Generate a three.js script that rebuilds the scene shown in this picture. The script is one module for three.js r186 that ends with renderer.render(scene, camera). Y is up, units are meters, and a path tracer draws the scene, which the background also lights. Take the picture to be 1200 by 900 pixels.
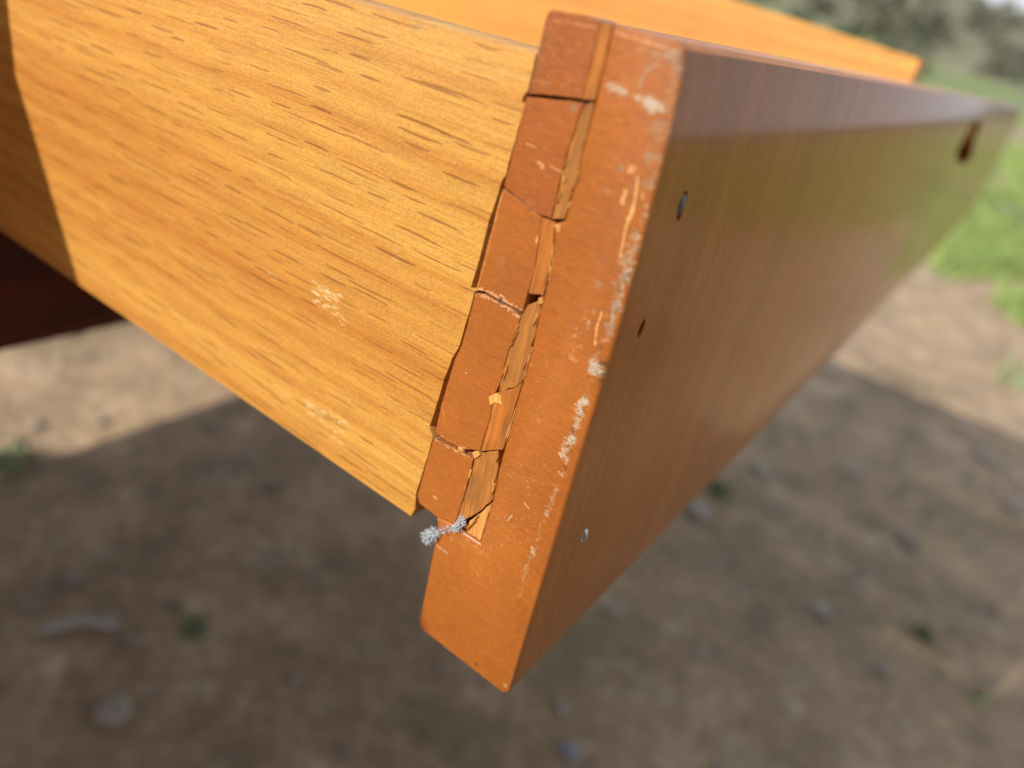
import * as THREE from 'three';
import { RoundedBoxGeometry } from 'three/addons/geometries/RoundedBoxGeometry.js';
import { mergeGeometries, toCreasedNormals } from 'three/addons/utils/BufferGeometryUtils.js';
import { Brush, Evaluator, SUBTRACTION } from 'three-bvh-csg';

// ------------------------------------------------------------------ camera, sky, sun, exposure
// The drawer's own frame: X along its front, Y up, Z from the front towards its back.
// World: x = X, y = Y + G, z = -Z; the ground is y = 0.
const G = 0.70;
const R = [[0.5796874, 0.2027725, -0.7892058], [-0.2822904, -0.8585881, -0.4279469], [0.7643786, -0.4708607, 0.440472]];
const C = [-0.0875771, 0.0016374, -0.0366677], F = 856.3848;
const H = 0.1134, L = 0.879;                                   // height and length of the drawer front

const scene = new THREE.Scene();
const camera = new THREE.PerspectiveCamera(55.4407, 4 / 3, 0.01, 900);
camera.matrixAutoUpdate = true;
{
  const m = new THREE.Matrix4().makeBasis(
    new THREE.Vector3(R[0][0], R[0][1], -R[0][2]),
    new THREE.Vector3(-R[1][0], -R[1][1], R[1][2]),
    new THREE.Vector3(-R[2][0], -R[2][1], R[2][2]));
  camera.quaternion.setFromRotationMatrix(m);
  camera.position.set(C[0], C[1] + G, -C[2]);
  camera.focus = 0.121;
  camera.userData.fStop = 8.6;
}
scene.add(camera);

const SKY = 0.68;
const sunDir = new THREE.Vector3(-1.55, 1.0, -0.49).normalize();   // towards the sun
{                                                              // a bright hazy sky with thin cloud, computed
  const w = 512, h = 256, d = new Float32Array(w * h * 4), hz = [0.96, 1.06, 1.16], zn = [0.42, 0.51, 0.68];
  const cloud = (x, y, z) => { let s = 0, a = 0.5; for (let k = 0; k < 5; k++) { s += a * Math.sin(x * 1.7 + 1.3 * Math.sin(z * 1.9 + k) + k * 2.1) * Math.sin(z * 1.6 + 1.1 * Math.sin(x * 1.4 + y * 3 + k * 1.7)); x = x * 1.9 + 0.7; z = z * 1.9 - 0.4; a *= 0.55; } return s; };
  for (let j = 0; j < h; j++) for (let i = 0; i < w; i++) {
    const el = ((j + 0.5) / h - 0.5) * Math.PI, az = (i + 0.5) / w * 2 * Math.PI, y = Math.sin(el), r = Math.cos(el), t = Math.pow(Math.max(0, y), 0.55);
    const x = Math.cos(az) * r / (0.25 + Math.max(0, y)), z = Math.sin(az) * r / (0.25 + Math.max(0, y)), c = Math.max(0, Math.min(1, 0.35 + 1.1 * cloud(x, y, z))) * 0.5;
    for (let q = 0; q < 3; q++) { const air = hz[q] + (zn[q] - hz[q]) * t; d[4 * (j * w + i) + q] = (air + (1.15 * [1.0, 0.99, 0.97][q] - air) * c) * SKY; } d[4 * (j * w + i) + 3] = 1;
  }
  const t = new THREE.DataTexture(d, w, h, THREE.RGBAFormat, THREE.FloatType); t.mapping = THREE.EquirectangularReflectionMapping; t.magFilter = t.minFilter = THREE.LinearFilter; t.needsUpdate = true;
  scene.background = t; scene.environment = t;
}

const sun = new THREE.DirectionalLight(new THREE.Color().setRGB(1.0, 0.93, 0.82), 4.0);
sun.position.copy(sunDir).multiplyScalar(6).add(new THREE.Vector3(0.3, 0.5, 0));
sun.target.position.set(0.3, 0.5, 0);
sun.castShadow = true;
sun.shadow.mapSize.set(4096, 4096);
sun.shadow.radius = 1;
Object.assign(sun.shadow.camera, { left: -3, right: 3, top: 3, bottom: -3, near: 0.1, far: 20 });
scene.add(sun, sun.target);

const renderer = new THREE.WebGLRenderer({ antialias: true });
renderer.toneMapping = THREE.LinearToneMapping;
renderer.toneMappingExposure = 1.3;
renderer.shadowMap.enabled = true;

// ------------------------------------------------------------------ helpers
const W3 = (X, Y, Z) => new THREE.Vector3(X, Y + G, -Z);
const ray = (x, y) => { const v = [(x - 600) / F, (y - 450) / F, 1]; return [0, 1, 2].map((i) => R[0][i] * v[0] + R[1][i] * v[1] + R[2][i] * v[2]); };
const onAxis = (x, y, axis, value) => { const d = ray(x, y), k = (value - C[axis]) / d[axis]; return [C[0] + k * d[0], C[1] + k * d[1], C[2] + k * d[2]]; };
const E = (x, y, X = 0) => { const p = onAxis(x, y, 0, X); return new THREE.Vector2(p[2], p[1]); };      // pixel -> (Z, Y) on the end plane
const onGround = (x, y) => onAxis(x, y, 1, -G);

function rng(seed) { let a = seed >>> 0; return () => { a = (a + 0x6D2B79F5) | 0; let t = Math.imul(a ^ (a >>> 15), 1 | a); t = (t + Math.imul(t ^ (t >>> 7), 61 | t)) ^ t; return ((t ^ (t >>> 14)) >>> 0) / 4294967296; }; }
function hash2(i, j) { let h = Math.imul(i, 374761393) + Math.imul(j, 668265263); h = Math.imul(h ^ (h >>> 13), 1274126177); return ((h ^ (h >>> 16)) >>> 0) / 4294967296; }
function vn(x, y) {
  const i = Math.floor(x), j = Math.floor(y), u = x - i, v = y - j, a = u * u * (3 - 2 * u), b = v * v * (3 - 2 * v);
  const p = hash2(i, j), q = hash2(i + 1, j), r = hash2(i, j + 1), s = hash2(i + 1, j + 1);
  return p + (q - p) * a + (r - p) * b + (p - q - r + s) * a * b;
}
const fbm = (x, y, n = 4) => { let s = 0, a = 0.5, t = 0; for (let k = 0; k < n; k++) { s += a * vn(x, y); t += a; x = x * 2.03 + 17.1; y = y * 2.03 + 9.7; a *= 0.5; } return s / t; };
const clamp = (v, a = 0, b = 1) => Math.min(b, Math.max(a, v));
const sstep = (a, b, v) => { const t = clamp((v - a) / (b - a)); return t * t * (3 - 2 * t); };
const mix = (a, b, t) => a + (b - a) * t;

class Tex {                                                    // a picture of a surface, addressed in metres
  constructor(w, h, u0, u1, v0, v1) { Object.assign(this, { w, h, u0, u1, v0, v1 }); this.c = new Float32Array(w * h * 3); this.b = new Float32Array(w * h).fill(0.5); this.r = null; }
  fill(fn) { const o = [0, 0, 0, 0.5]; for (let j = 0; j < this.h; j++) for (let i = 0; i < this.w; i++) { fn(this.u0 + (i + 0.5) / this.w * (this.u1 - this.u0), this.v0 + (j + 0.5) / this.h * (this.v1 - this.v0), o); const k = j * this.w + i; this.c[3 * k] = o[0]; this.c[3 * k + 1] = o[1]; this.c[3 * k + 2] = o[2]; this.b[k] = o[3]; } return this; }
  each(ua, ub, va, vb, fn) {                                   // fn(u, v) -> [alpha, colour, bump change]
    const su = this.w / (this.u1 - this.u0), sv = this.h / (this.v1 - this.v0);
    const i0 = Math.max(0, Math.floor((ua - this.u0) * su)), i1 = Math.min(this.w - 1, Math.ceil((ub - this.u0) * su));
    const j0 = Math.max(0, Math.floor((va - this.v0) * sv)), j1 = Math.min(this.h - 1, Math.ceil((vb - this.v0) * sv));
    for (let j = j0; j <= j1; j++) for (let i = i0; i <= i1; i++) {
      const res = fn(this.u0 + (i + 0.5) / su, this.v0 + (j + 0.5) / sv); if (!res || res[0] <= 0) continue;
      const k = j * this.w + i, a = Math.min(1, res[0]);
      for (let q = 0; q < 3; q++) this.c[3 * k + q] = mix(this.c[3 * k + q], res[1][q], a);
      if (res[2]) this.b[k] += res[2] * a;
    }
  }
  blob(u, v, ru, rv, col, alpha, rag, grain, seed, bump = 0) { // an irregular patch; rag = how ragged, grain = metres of its roughness
    this.each(u - 2 * ru, u + 2 * ru, v - 2 * rv, v + 2 * rv, (x, y) => {
      const d = Math.hypot((x - u) / ru, (y - v) / rv), n = fbm(x / grain * 0.8 + seed * 13.7, y / grain * 1.7 + seed * 7.3, 4) - 0.5;
      const a = sstep(1.05, 0.55, d + n * rag * 1.5) * (0.25 + 0.75 * sstep(0.32, 0.62, vn(x / grain * 2.2 + seed, y / grain * 6))); return [a * alpha, col, bump];
    });
  }
  line(pts, half, col, alpha, rag, seed, bump = 0) {           // a ragged stroke through points
    for (let s = 0; s + 1 < pts.length; s++) {
      const [ax, ay] = pts[s], [bx, by] = pts[s + 1], dx = bx - ax, dy = by - ay, l2 = dx * dx + dy * dy || 1e-12, m = half * 2.5;
      this.each(Math.min(ax, bx) - m, Math.max(ax, bx) + m, Math.min(ay, by) - m, Math.max(ay, by) + m, (x, y) => {
        const t = clamp(((x - ax) * dx + (y - ay) * dy) / l2), d = Math.hypot(x - ax - t * dx, y - ay - t * dy) / half;
        const n = fbm(x * 2500 + seed * 5.1, y * 2500 + seed * 3.3, 2) - 0.5;
        return [sstep(1, 0.7, d + n * rag) * alpha, col, bump];
      });
    }
  }
  map(wrap = THREE.MirroredRepeatWrapping) {
    const d = new Uint8Array(this.w * this.h * 4); for (let k = 0; k < this.w * this.h; k++) { for (let q = 0; q < 3; q++) d[4 * k + q] = clamp(Math.round(this.c[3 * k + q]), 0, 255); d[4 * k + 3] = 255; }
    return this.tex(d, wrap, true);
  }
  bump(wrap = THREE.MirroredRepeatWrapping) {
    const d = new Uint8Array(this.w * this.h * 4); for (let k = 0; k < this.w * this.h; k++) { const v = clamp(Math.round(this.b[k] * 255), 0, 255); d[4 * k] = d[4 * k + 1] = d[4 * k + 2] = v; d[4 * k + 3] = 255; }
    return this.tex(d, wrap, false);
  }
  tex(d, wrap, srgb) {
    const t = new THREE.DataTexture(d, this.w, this.h, THREE.RGBAFormat); t.magFilter = THREE.LinearFilter; t.minFilter = THREE.LinearMipmapLinearFilter; t.generateMipmaps = true;
    t.wrapS = t.wrapT = wrap; if (srgb) t.colorSpace = THREE.SRGBColorSpace; t.needsUpdate = true; return t;
  }
}

const taken = new Map();
function numbered(n) { const k = taken.get(n) ?? 0; taken.set(n, k + 1); return k ? n + '_' + String(k).padStart(3, '0') : n; }
function mesh(name, geo, mat, parent) { const o = new THREE.Mesh(geo, mat); o.name = name; o.castShadow = o.receiveShadow = true; if (parent) parent.add(o); return o; }
function thing(name, label, category, base, group) {            // children are added in world coordinates through part()
  const o = new THREE.Group(); o.name = numbered(name); o.position.copy(base); o.userData = { label, category }; if (group) o.userData.group = group; scene.add(o); return o;
}
function part(name, geo, mat, owner) { const m = mesh(name, geo, mat, owner); if (owner.isGroup) m.position.copy(owner.position).negate(); return m; }
function lone(name, geo, mat, label, category, group) { const o = mesh(numbered(name), geo, mat, scene); o.userData = { label, category }; if (group) o.userData.group = group; return o; }
function struct(name, geo, mat, label) { const o = mesh(name, geo, mat, scene); o.userData = { kind: 'structure', label }; return o; }

// prism: a (Z, Y) outline on the end plane, from X = x0 to x1, with worn edges
function prism(pts, x0, x1, bevel, seg = 2, holes) {
  const sh = new THREE.Shape(pts); if (holes) sh.holes.push(...holes);
  const g = new THREE.ExtrudeGeometry(sh, { depth: x1 - x0 - 2 * bevel, bevelEnabled: bevel > 0, bevelSize: bevel, bevelThickness: bevel, bevelOffset: -bevel, bevelSegments: seg, steps: 1 });
  g.rotateY(Math.PI / 2); g.translate(x0 + bevel, G, 0);
  return g;
}
function box(X0, X1, Y0, Y1, Z0, Z1, r = 0.002, seg = 2) { const g = new RoundedBoxGeometry(X1 - X0, Y1 - Y0, Z1 - Z0, seg, r); g.translate((X0 + X1) / 2, (Y0 + Y1) / 2 + G, -(Z0 + Z1) / 2); return g; }
// planar uv per triangle; dims give the picture's origin and size for the three directions
function planar(g, { end, face, top }) {
  if (g.index) g = g.toNonIndexed();
  const p = g.attributes.position, uv = new Float32Array(p.count * 2), a = new THREE.Vector3(), b = new THREE.Vector3(), c = new THREE.Vector3(), n = new THREE.Vector3(), slot = new Uint8Array(p.count / 3);
  for (let t = 0; t < p.count; t += 3) {
    a.fromBufferAttribute(p, t); b.fromBufferAttribute(p, t + 1); c.fromBufferAttribute(p, t + 2);
    n.crossVectors(b.clone().sub(a), c.clone().sub(a)); const ax = Math.abs(n.x), ay = Math.abs(n.y), az = Math.abs(n.z);
    const kind = ax > 0.75 * Math.max(ay, az) ? 0 : az >= ay ? 1 : 2; slot[t / 3] = kind;
    for (let k = 0; k < 3; k++) {
      const v = [a, b, c][k], X = v.x, Y = v.y - G, Z = -v.z, q = kind === 0 ? [Z, Y] : kind === 1 ? [X, Y] : [X, Z], d = [end, face, top][kind];
      uv[2 * (t + k)] = (q[0] - d[0]) / (d[1] - d[0]); uv[2 * (t + k) + 1] = (q[1] - d[2]) / (d[3] - d[2]);
    }
  }
  g.setAttribute('uv', new THREE.BufferAttribute(uv, 2)); g.userData.slot = slot; return g;
}
function bySlot(g, slots) {                                     // sort the triangles into material groups by direction
  const s = g.userData.slot, names = ['position', 'normal', 'uv'], order = [...s.keys()].sort((x, y) => slots[s[x]] - slots[s[y]] || x - y), out = new THREE.BufferGeometry();
  for (const n of names) { const A = g.attributes[n], k = A.itemSize, d = new Float32Array(A.count * k); order.forEach((t, i) => { for (let q = 0; q < 3 * k; q++) d[i * 3 * k + q] = A.array[t * 3 * k + q]; }); out.setAttribute(n, new THREE.BufferAttribute(d, k)); }
  let start = 0; for (let m = 0; m <= Math.max(...slots); m++) { const cnt = order.filter((t) => slots[s[t]] === m).length * 3; if (cnt) out.addGroup(start, cnt, m); start += cnt; }
  return out;
}
function ragged(pts, step, amp, seed, open) {                         // split the sides of an outline and make them uneven
  const rr = rng(seed), out = [];
  pts.forEach((p, i) => { if (open && i === pts.length - 1) { out.push(p); return; } const q = pts[(i + 1) % pts.length], n = Math.max(1, Math.round(p.distanceTo(q) / step)); for (let k = 0; k < n; k++) { const v = p.clone().lerp(q, k / n); v.x += (rr() - 0.5) * amp; v.y += (rr() - 0.5) * amp; out.push(v); } });
  return out;
}

// ------------------------------------------------------------------ surfaces of wood
const PX = (list) => list.map(([x, y]) => E(x, y));
const toUV = (list) => list.map(([x, y]) => { const e = E(x, y); return [e.x, e.y]; });

const OAK = [0, 0.2048, -0.1, 0.0024];
const oakTex = new Tex(2048, 1024, ...OAK);
{
  const rr = rng(11), wav = (z, y) => y + 0.0022 * (fbm(z * 14, y * 16 + 3, 2) - 0.5) - 0.006 * (z - 0.1) * (vn(y * 9, 2.2) - 0.3);
  oakTex.fill((z, y, o) => {
    const w = wav(z, y), band = fbm(w * 210, z * 5, 3), broad = fbm(w * 34 + 5, z * 3.5, 2), fib = vn(w * 5200, z * 210), fib2 = vn(w * 2300 + 31, z * 90), spk = vn(z * 5200, y * 7000) * 0.6 + vn(z * 2400 + 8, y * 3600) * 0.4;
    const ring = Math.pow(Math.max(0, 1 - Math.abs(2 * ((w * 175 + 1.4 * fbm(w * 40, z * 4, 2)) % 1 + 1) % 2 - 1)), 2.2);
    const d = 0.55 * (band - 0.5) + 0.55 * (broad - 0.5) + 0.22 * ring;
    const k = 1 + 0.09 * (fib - 0.5) + 0.07 * (fib2 - 0.5) + 0.2 * (spk - 0.5);
    o[0] = (200 - 50 * d) * k; o[1] = (142 - 72 * d) * k; o[2] = (62 - 56 * d) * k; o[3] = 0.5 + 0.12 * (fib - 0.5) + 0.2 * (spk - 0.5);
  });
  for (let row = 0; row < 42; row++) for (let col = 0; col < 21; col++) {   // the long open pores of oak, staggered row by row
    if (rr() < 0.2) { rr(); continue; }
    const n = row * 21 + col, z = -0.006 + (col + 0.5 * (row % 2) + 0.75 * (rr() - 0.5)) * 0.0108, y = -0.1005 + (row + 0.9 * (rr() - 0.5)) * 0.00248;
    const big = rr(), len = 0.0020 + 0.0046 * rr(), half = 0.00010 + 0.00017 * big, al = 0.40 + 0.34 * rr(), bow = (rr() - 0.5) * 0.0004, sl = (wav(z, y) - wav(z + 0.004, y)) / 0.004 + 0.03 * (rr() - 0.5);
    oakTex.each(z - len, z + len, y - 0.0016, y + 0.0016, (x, v) => {
      const t = (x - z) / len, h = half * Math.sqrt(Math.max(0, 1 - t * t)) * (0.85 + 0.3 * vn(x * 700, n)) + 1e-6, d = Math.abs(v - y - sl * (x - z) - bow * t * t) / h;
      return [sstep(1.25, 0.6, d) * al, [136, 84, 32], -0.12];
    });
  }
  for (let n = 0; n < 1500; n++) {                              // short fine pores
    const z = rr() * 0.2048, y = -0.1 + rr() * 0.1024, len = 0.0006 + 0.002 * rr(), half = 0.00004 + 0.00005 * rr();
    oakTex.each(z - len, z + len, y - 0.0006, y + 0.0006, (x, v) => [sstep(1.2, 0.5, Math.hypot((x - z) / len, (v - y - 0.04 * (x - z)) / half)) * 0.28, [150, 96, 42], -0.08]);
  }
  const rub = (x, y, ru, rv, n, al) => { const e = E(x, y); for (let k = 0; k < n; k++) oakTex.blob(e.x + (rr() - 0.5) * 2 * ru, e.y + (rr() - 0.5) * 2 * rv, 0.0003 + 0.0009 * rr(), 0.00008 + 0.0001 * rr(), [240, 222, 184], al, 1.4, 0.0004, n + k * 3.1); };
  rub(383, 350, 0.0034, 0.0022, 60, 0.8); rub(395, 372, 0.002, 0.0012, 12, 0.5); rub(370, 482, 0.003, 0.002, 40, 0.65); rub(395, 500, 0.002, 0.003, 30, 0.7); rub(330, 463, 0.002, 0.001, 9, 0.35); rub(320, 325, 0.001, 0.0006, 5, 0.5); rub(465, 300, 0.001, 0.0015, 10, 0.35);
  rub(487, 30, 0.0016, 0.0005, 0, 0.5);
  const sp = E(490, 30); oakTex.blob(sp.x, sp.y, 0.0016, 0.0006, [150, 132, 96], 0.7, 1.6, 0.0005, 4);
}
const oakMap = oakTex.map(), oakBump = oakTex.bump();
const oak = new THREE.MeshPhysicalMaterial({ name: 'oak', map: oakMap, bumpMap: oakBump, bumpScale: 0.00022, roughness: 0.55, clearcoat: 0.15, clearcoatRoughness: 0.4 });

// stained end of the front board, with the knocks and rubs it has
const END = [-0.001, 0.035, -0.1154, 0.0016];
const endTex = new Tex(640, 2048, ...END);
{
  const rr = rng(5);
  endTex.fill((z, y, o) => {
    const s = vn(z * 900, y * 5200), s2 = vn(z * 420 + 9, y * 3000), n = fbm(z * 160, y * 160, 3) - 0.5, p = vn(z * 6200, y * 6200), f = fbm(z * 1500, y * 1500, 2) - 0.5, cl = fbm(z * 60 + 4, y * 60, 2) - 0.5;
    const k = 1 + 0.06 * (s - 0.5) + 0.05 * (s2 - 0.5) + 0.10 * (p - 0.5) + 0.07 * f + 0.08 * n;
    o[0] = (161 + 12 * cl) * k; o[1] = (91 + 10 * cl) * k; o[2] = (28 + 2 * cl) * k; o[3] = 0.5 + 0.15 * (s - 0.5) + 0.15 * f + 0.12 * (p - 0.5);
  });
  const G1 = [152, 147, 142], G2 = [188, 187, 182], CR = [220, 172, 110], DK = [66, 50, 40], PK = [214, 160, 120];
  const bl = (x, y, r, col, al, rag = 1.4, ar = 1, bump = 0.1) => { const e = E(x, y), m = r * 0.000112; endTex.blob(e.x, e.y, m * 1.1, m * ar, col, al, rag, 0.00032, x * 0.37 + y, bump); };
  const ln = (pts, half, col, al, rag = 1, bump = 0) => endTex.line(toUV(pts), half * 0.0001, col, al * 0.9, rag * 1.5, pts[0][0], bump);
  const spray = (x0, y0, x1, y1, wid, n, rmax, cols, al) => { for (let k = 0; k < n; k++) { const t = rr(), x = mix(x0, x1, t) + (rr() + rr() - 1) * wid, y = mix(y0, y1, t) + (rr() - 0.5) * 8; bl(x, y, 0.6 + rmax * rr() * rr(), cols[Math.floor(rr() * cols.length)], al * (0.4 + 0.6 * rr()), 1.6, 0.5 + rr()); } };
  // top corner, rubbed grey
  spray(760, 62, 800, 70, 22, 60, 4, [G1, PK, [120, 96, 84]], 0.55);
  spray(795, 75, 770, 190, 9, 150, 3.2, [G1, [196, 150, 126], [120, 90, 76]], 0.6);
  ln([[722, 38], [760, 50], [790, 60]], 1.6, [226, 176, 140], 0.6, 1.6); ln([[648, 24], [700, 32]], 1.3, [226, 176, 140], 0.5, 1.8);
  ln([[760, 80], [752, 92], [750, 104]], 1.8, G1, 0.5, 1.8); ln([[772, 74], [758, 82]], 2.2, G1, 0.5, 1.8);
  for (const [x, y, r] of [[714, 101, 6], [722, 104, 7], [731, 108, 6], [748, 115, 5], [758, 119, 8], [766, 123, 9], [774, 126, 6], [763, 128, 6]]) bl(x, y, r, G2, 0.85, 1.7, 0.8, 0.25);
  // cream splits
  ln([[747, 207], [745, 228], [741, 248], [733, 268], [729, 288], [727, 300]], 1.7, CR, 0.9, 1.1, -0.1); ln([[742, 244], [736, 258]], 2.6, CR, 0.9, 1.2);
  bl(740, 198, 6, CR, 0.9, 1.0); ln([[733, 224], [729, 238]], 3.2, CR, 0.85, 0.9); ln([[705, 366], [699, 385], [697, 404]], 1.6, CR, 0.9, 1.0, -0.1); ln([[697, 402], [712, 398]], 1.2, CR, 0.4, 1.4); ln([[753, 226], [753, 234]], 1.3, CR, 0.8);
  for (const [x, y, r] of [[758, 216, 7], [762, 184, 9], [768, 150, 8], [728, 197, 5], [712, 226, 4], [735, 306, 9], [737, 318, 7], [721, 333, 5], [702, 333, 5], [745, 290, 5]]) bl(x, y, r, G1, 0.62, 1.8);
  spray(745, 270, 715, 385, 12, 150, 4, [G1, G2, PK], 0.7); spray(735, 320, 710, 400, 6, 90, 5, [G1, G2], 0.75);
  spray(690, 365, 670, 425, 12, 50, 3.4, [G2, PK], 0.7);
  for (const [x, y, r] of [[695, 424, 7], [699, 432, 9], [694, 436, 6], [706, 437, 6]]) bl(x, y, r, G2, 0.9, 1.6, 1, 0.3);
  for (const [x, y, r] of [[708, 428, 6], [709, 440, 6], [704, 447, 4]]) bl(x, y, r, DK, 0.75, 1.7, 1, -0.2);
  for (const [x, y, r] of [[683, 469, 6], [679, 476, 7], [686, 472, 6], [681, 484, 6], [677, 492, 6], [675, 500, 5], [670, 511, 6], [667, 518, 7], [672, 516, 5], [663, 526, 6], [660, 534, 6], [664, 538, 4]]) bl(x, y, r, [200, 198, 188], 0.9, 1.7, 1, 0.35);
  for (const [x, y, r] of [[683, 480, 3], [672, 508, 3], [663, 548, 4], [668, 529, 3]]) bl(x, y, r, DK, 0.7, 1.6);
  spray(652, 570, 614, 676, 4, 170, 3.2, [G1, [214, 190, 168]], 0.6); spray(625, 640, 608, 700, 4, 40, 4, [G2], 0.6); spray(690, 440, 655, 560, 12, 90, 2.2, [PK, G1], 0.6);
  spray(806, 84, 740, 300, 4, 260, 2.6, [G1, G2, [120, 96, 84], PK], 0.75); spray(740, 300, 655, 560, 5, 260, 2.4, [G1, G2, PK, DK], 0.75); spray(784, 58, 806, 90, 12, 120, 3.4, [[96, 84, 78], G1, [130, 112, 104]], 0.6);
  // crumbs over the lower part
  spray(650, 420, 560, 700, 46, 190, 1.5, [PK, G2, CR], 0.55); spray(600, 600, 600, 640, 40, 60, 2.2, [PK, G2], 0.6); spray(585, 555, 640, 565, 14, 70, 2.2, [PK], 0.4); spray(530, 628, 575, 650, 18, 90, 2.4, [PK, G1], 0.5);
  ln([[512, 640], [524, 648]], 2, G2, 0.8, 1.4); ln([[595, 610], [600, 604]], 1.3, G2, 0.8); ln([[615, 590], [620, 596]], 1.2, G2, 0.8); bl(557, 778, 4, DK, 0.8); bl(628, 560, 1.4, DK, 0.9);
  spray(490, 742, 590, 806, 4, 40, 2.5, [DK, CR, [120, 60, 22]], 0.6); bl(592, 804, 5, CR, 0.8);
  // top piece: dusty specks and fine pale fibres
  spray(650, 30, 632, 104, 16, 120, 2, [G1, PK, [92, 74, 70]], 0.55); spray(640, 30, 620, 108, 5, 130, 2.4, [[70, 52, 48], G1, [110, 84, 70]], 0.6); spray(690, 45, 664, 110, 15, 60, 2, [G1, PK], 0.5);
  for (let k = 0; k < 240; k++) { const x = 600 + rr() * 190, y = 20 + rr() * 230, l = 3 + 8 * rr(); ln([[x, y], [x + l, y + l * 0.3]], 0.7, rr() < 0.75 ? [206, 140, 98] : [104, 46, 22], 0.38 * rr() + 0.1, 1); }
  ln([[617, 168], [628, 173]], 1.2, CR, 0.8, 1.2); ln([[630, 190], [637, 194]], 2, CR, 0.9, 1.2); ln([[633, 196], [637, 197]], 1.6, CR, 0.9, 1); ln([[642, 193], [660, 203]], 1.4, CR, 0.8, 1.6); bl(672, 126, 5, G1, 0.6);
  // pale torn rims of the joint
  ln([[605, 231], [616, 237], [628, 248], [634, 253]], 1.4, PK, 0.75, 1.9); ln([[555, 341], [563, 342], [584, 351], [596, 359], [612, 370]], 6.5, [206, 158, 122], 0.85, 1.5); ln([[590, 354], [611, 368]], 2.4, CR, 0.75, 1.4); ln([[507, 511], [522, 518], [541, 528], [560, 534]], 6.5, [206, 152, 112], 0.85, 1.6); bl(540, 527, 4, CR, 0.95); bl(556, 532, 6, CR, 0.8, 1.7); bl(586, 352, 3.4, DK, 0.9, 1.2); bl(513, 511, 3, DK, 0.9, 1.2);
  ln([[618, 112], [650, 114], [690, 120]], 1.1, PK, 0.5, 1.8); bl(510, 583, 5.5, CR, 0.95, 0.9, 0.6); bl(587, 308, 5, [150, 120, 110], 0.6, 1.6, 1.6); bl(584, 325, 4, [150, 120, 110], 0.5, 1.6); bl(546, 437, 1.6, G2, 0.9); ln([[519, 480], [521, 495]], 0.8, CR, 0.7); ln([[630, 277], [628, 284]], 1.6, CR, 0.9); bl(547, 570, 1.4, G2, 0.9); bl(530, 551, 1, G2, 0.8);
  ln([[588, 224], [572, 290], [559, 337]], 2.2, [196, 124, 62], 0.6, 1.3); ln([[590, 215], [579, 262]], 1.2, PK, 0.6, 2);
}
const endMap = endTex.map(), endBump = endTex.bump();
const stainedEnd = new THREE.MeshPhysicalMaterial({ name: 'stained_end', map: endMap, bumpMap: endBump, bumpScale: 0.00011, roughness: 0.5, clearcoat: 0.45, clearcoatRoughness: 0.3 });

// varnished face of the front
const FACE = [0, 0.16, -0.115, 0.005];
const faceTex = new Tex(1280, 1024, ...FACE);
{
  const rr = rng(21);
  faceTex.fill((x, y, o) => {
    const w = x + 0.0016 * (fbm(y * 22, x * 20, 2) - 0.5) + 0.0004 * vn(y * 90, 3), a = vn(w * 2600, y * 30), b = vn(w * 900 + 3, y * 14), c = fbm(w * 220, y * 9, 3), d = fbm(w * 45 + 7, y * 5, 2), p = vn(x * 5200, y * 900);
    const k = 1 + 0.07 * (a - 0.5) + 0.05 * (b - 0.5) + 0.10 * (c - 0.5) + 0.14 * (d - 0.5) + 0.12 * (p - 0.5);
    o[0] = 172 * k; o[1] = 104 * k; o[2] = 32 * k; o[3] = 0.5 + 0.2 * (a - 0.5) + 0.12 * (b - 0.5);
  });
  for (let n = 0; n < 260; n++) { const x = rr() * 0.16, y = -0.115 + 0.12 * rr(), l = 0.003 + 0.012 * rr() * rr(); faceTex.line([[x, y], [x + (rr() - 0.5) * 0.0006, y + l]], 0.00006 + 0.00006 * rr(), [92, 46, 16], 0.15 + 0.3 * rr(), 0.6, n, -0.15); }
  for (let n = 0; n < 70; n++) { const x = rr() * 0.16, y = -0.115 + 0.12 * rr(), l = 0.0008 + 0.004 * rr() * rr(); faceTex.line([[x, y], [x + (rr() - 0.5) * 0.0008, y + l]], 0.00005 + 0.00006 * rr(), [214, 160, 96], 0.6, 1.2, n, -0.1); }
}
const faceMap = faceTex.map(), faceBump = faceTex.bump();
const varnished = new THREE.MeshPhysicalMaterial({ name: 'varnished_front', map: faceMap, bumpMap: faceBump, bumpScale: 0.00004, roughness: 0.75, specularIntensity: 0.3, clearcoat: 1, clearcoatRoughness: 0.19 });

const wornTop = new THREE.MeshPhysicalMaterial({ name: 'worn_top_edge', map: faceMap, bumpMap: faceBump, bumpScale: 0.00006, roughness: 0.75, specularIntensity: 0.3, clearcoat: 1, clearcoatRoughness: 0.26 });
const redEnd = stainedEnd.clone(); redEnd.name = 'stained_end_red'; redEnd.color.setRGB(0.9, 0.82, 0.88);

// bared wood in the open joint, and the dark stain of the table
const RAW = [0, 0.012, 0, 0.03];
const rawTex = new Tex(256, 512, ...RAW);
rawTex.fill((z, y, o) => { const w = z + 0.0008 * (fbm(y * 160, z * 200, 2) - 0.5), a = vn(w * 5200, y * 200), b = fbm(w * 1500, y * 120, 3), c = fbm(z * 300, y * 300, 2); const k = 1 + 0.2 * (a - 0.5) + 0.3 * (b - 0.5) + 0.2 * (c - 0.5); o[0] = 176 * k; o[1] = 124 * k; o[2] = 62 * k; o[3] = 0.5 + 0.6 * (a - 0.5) + 0.5 * (b - 0.5); });
const rawMap = rawTex.map(), rawBump = rawTex.bump();
const rawWood = (r, g, b) => new THREE.MeshStandardMaterial({ name: 'bared_wood', map: rawMap, bumpMap: rawBump, bumpScale: 0.00014, roughness: 0.75, color: new THREE.Color().setRGB(r, g, b) });
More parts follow.
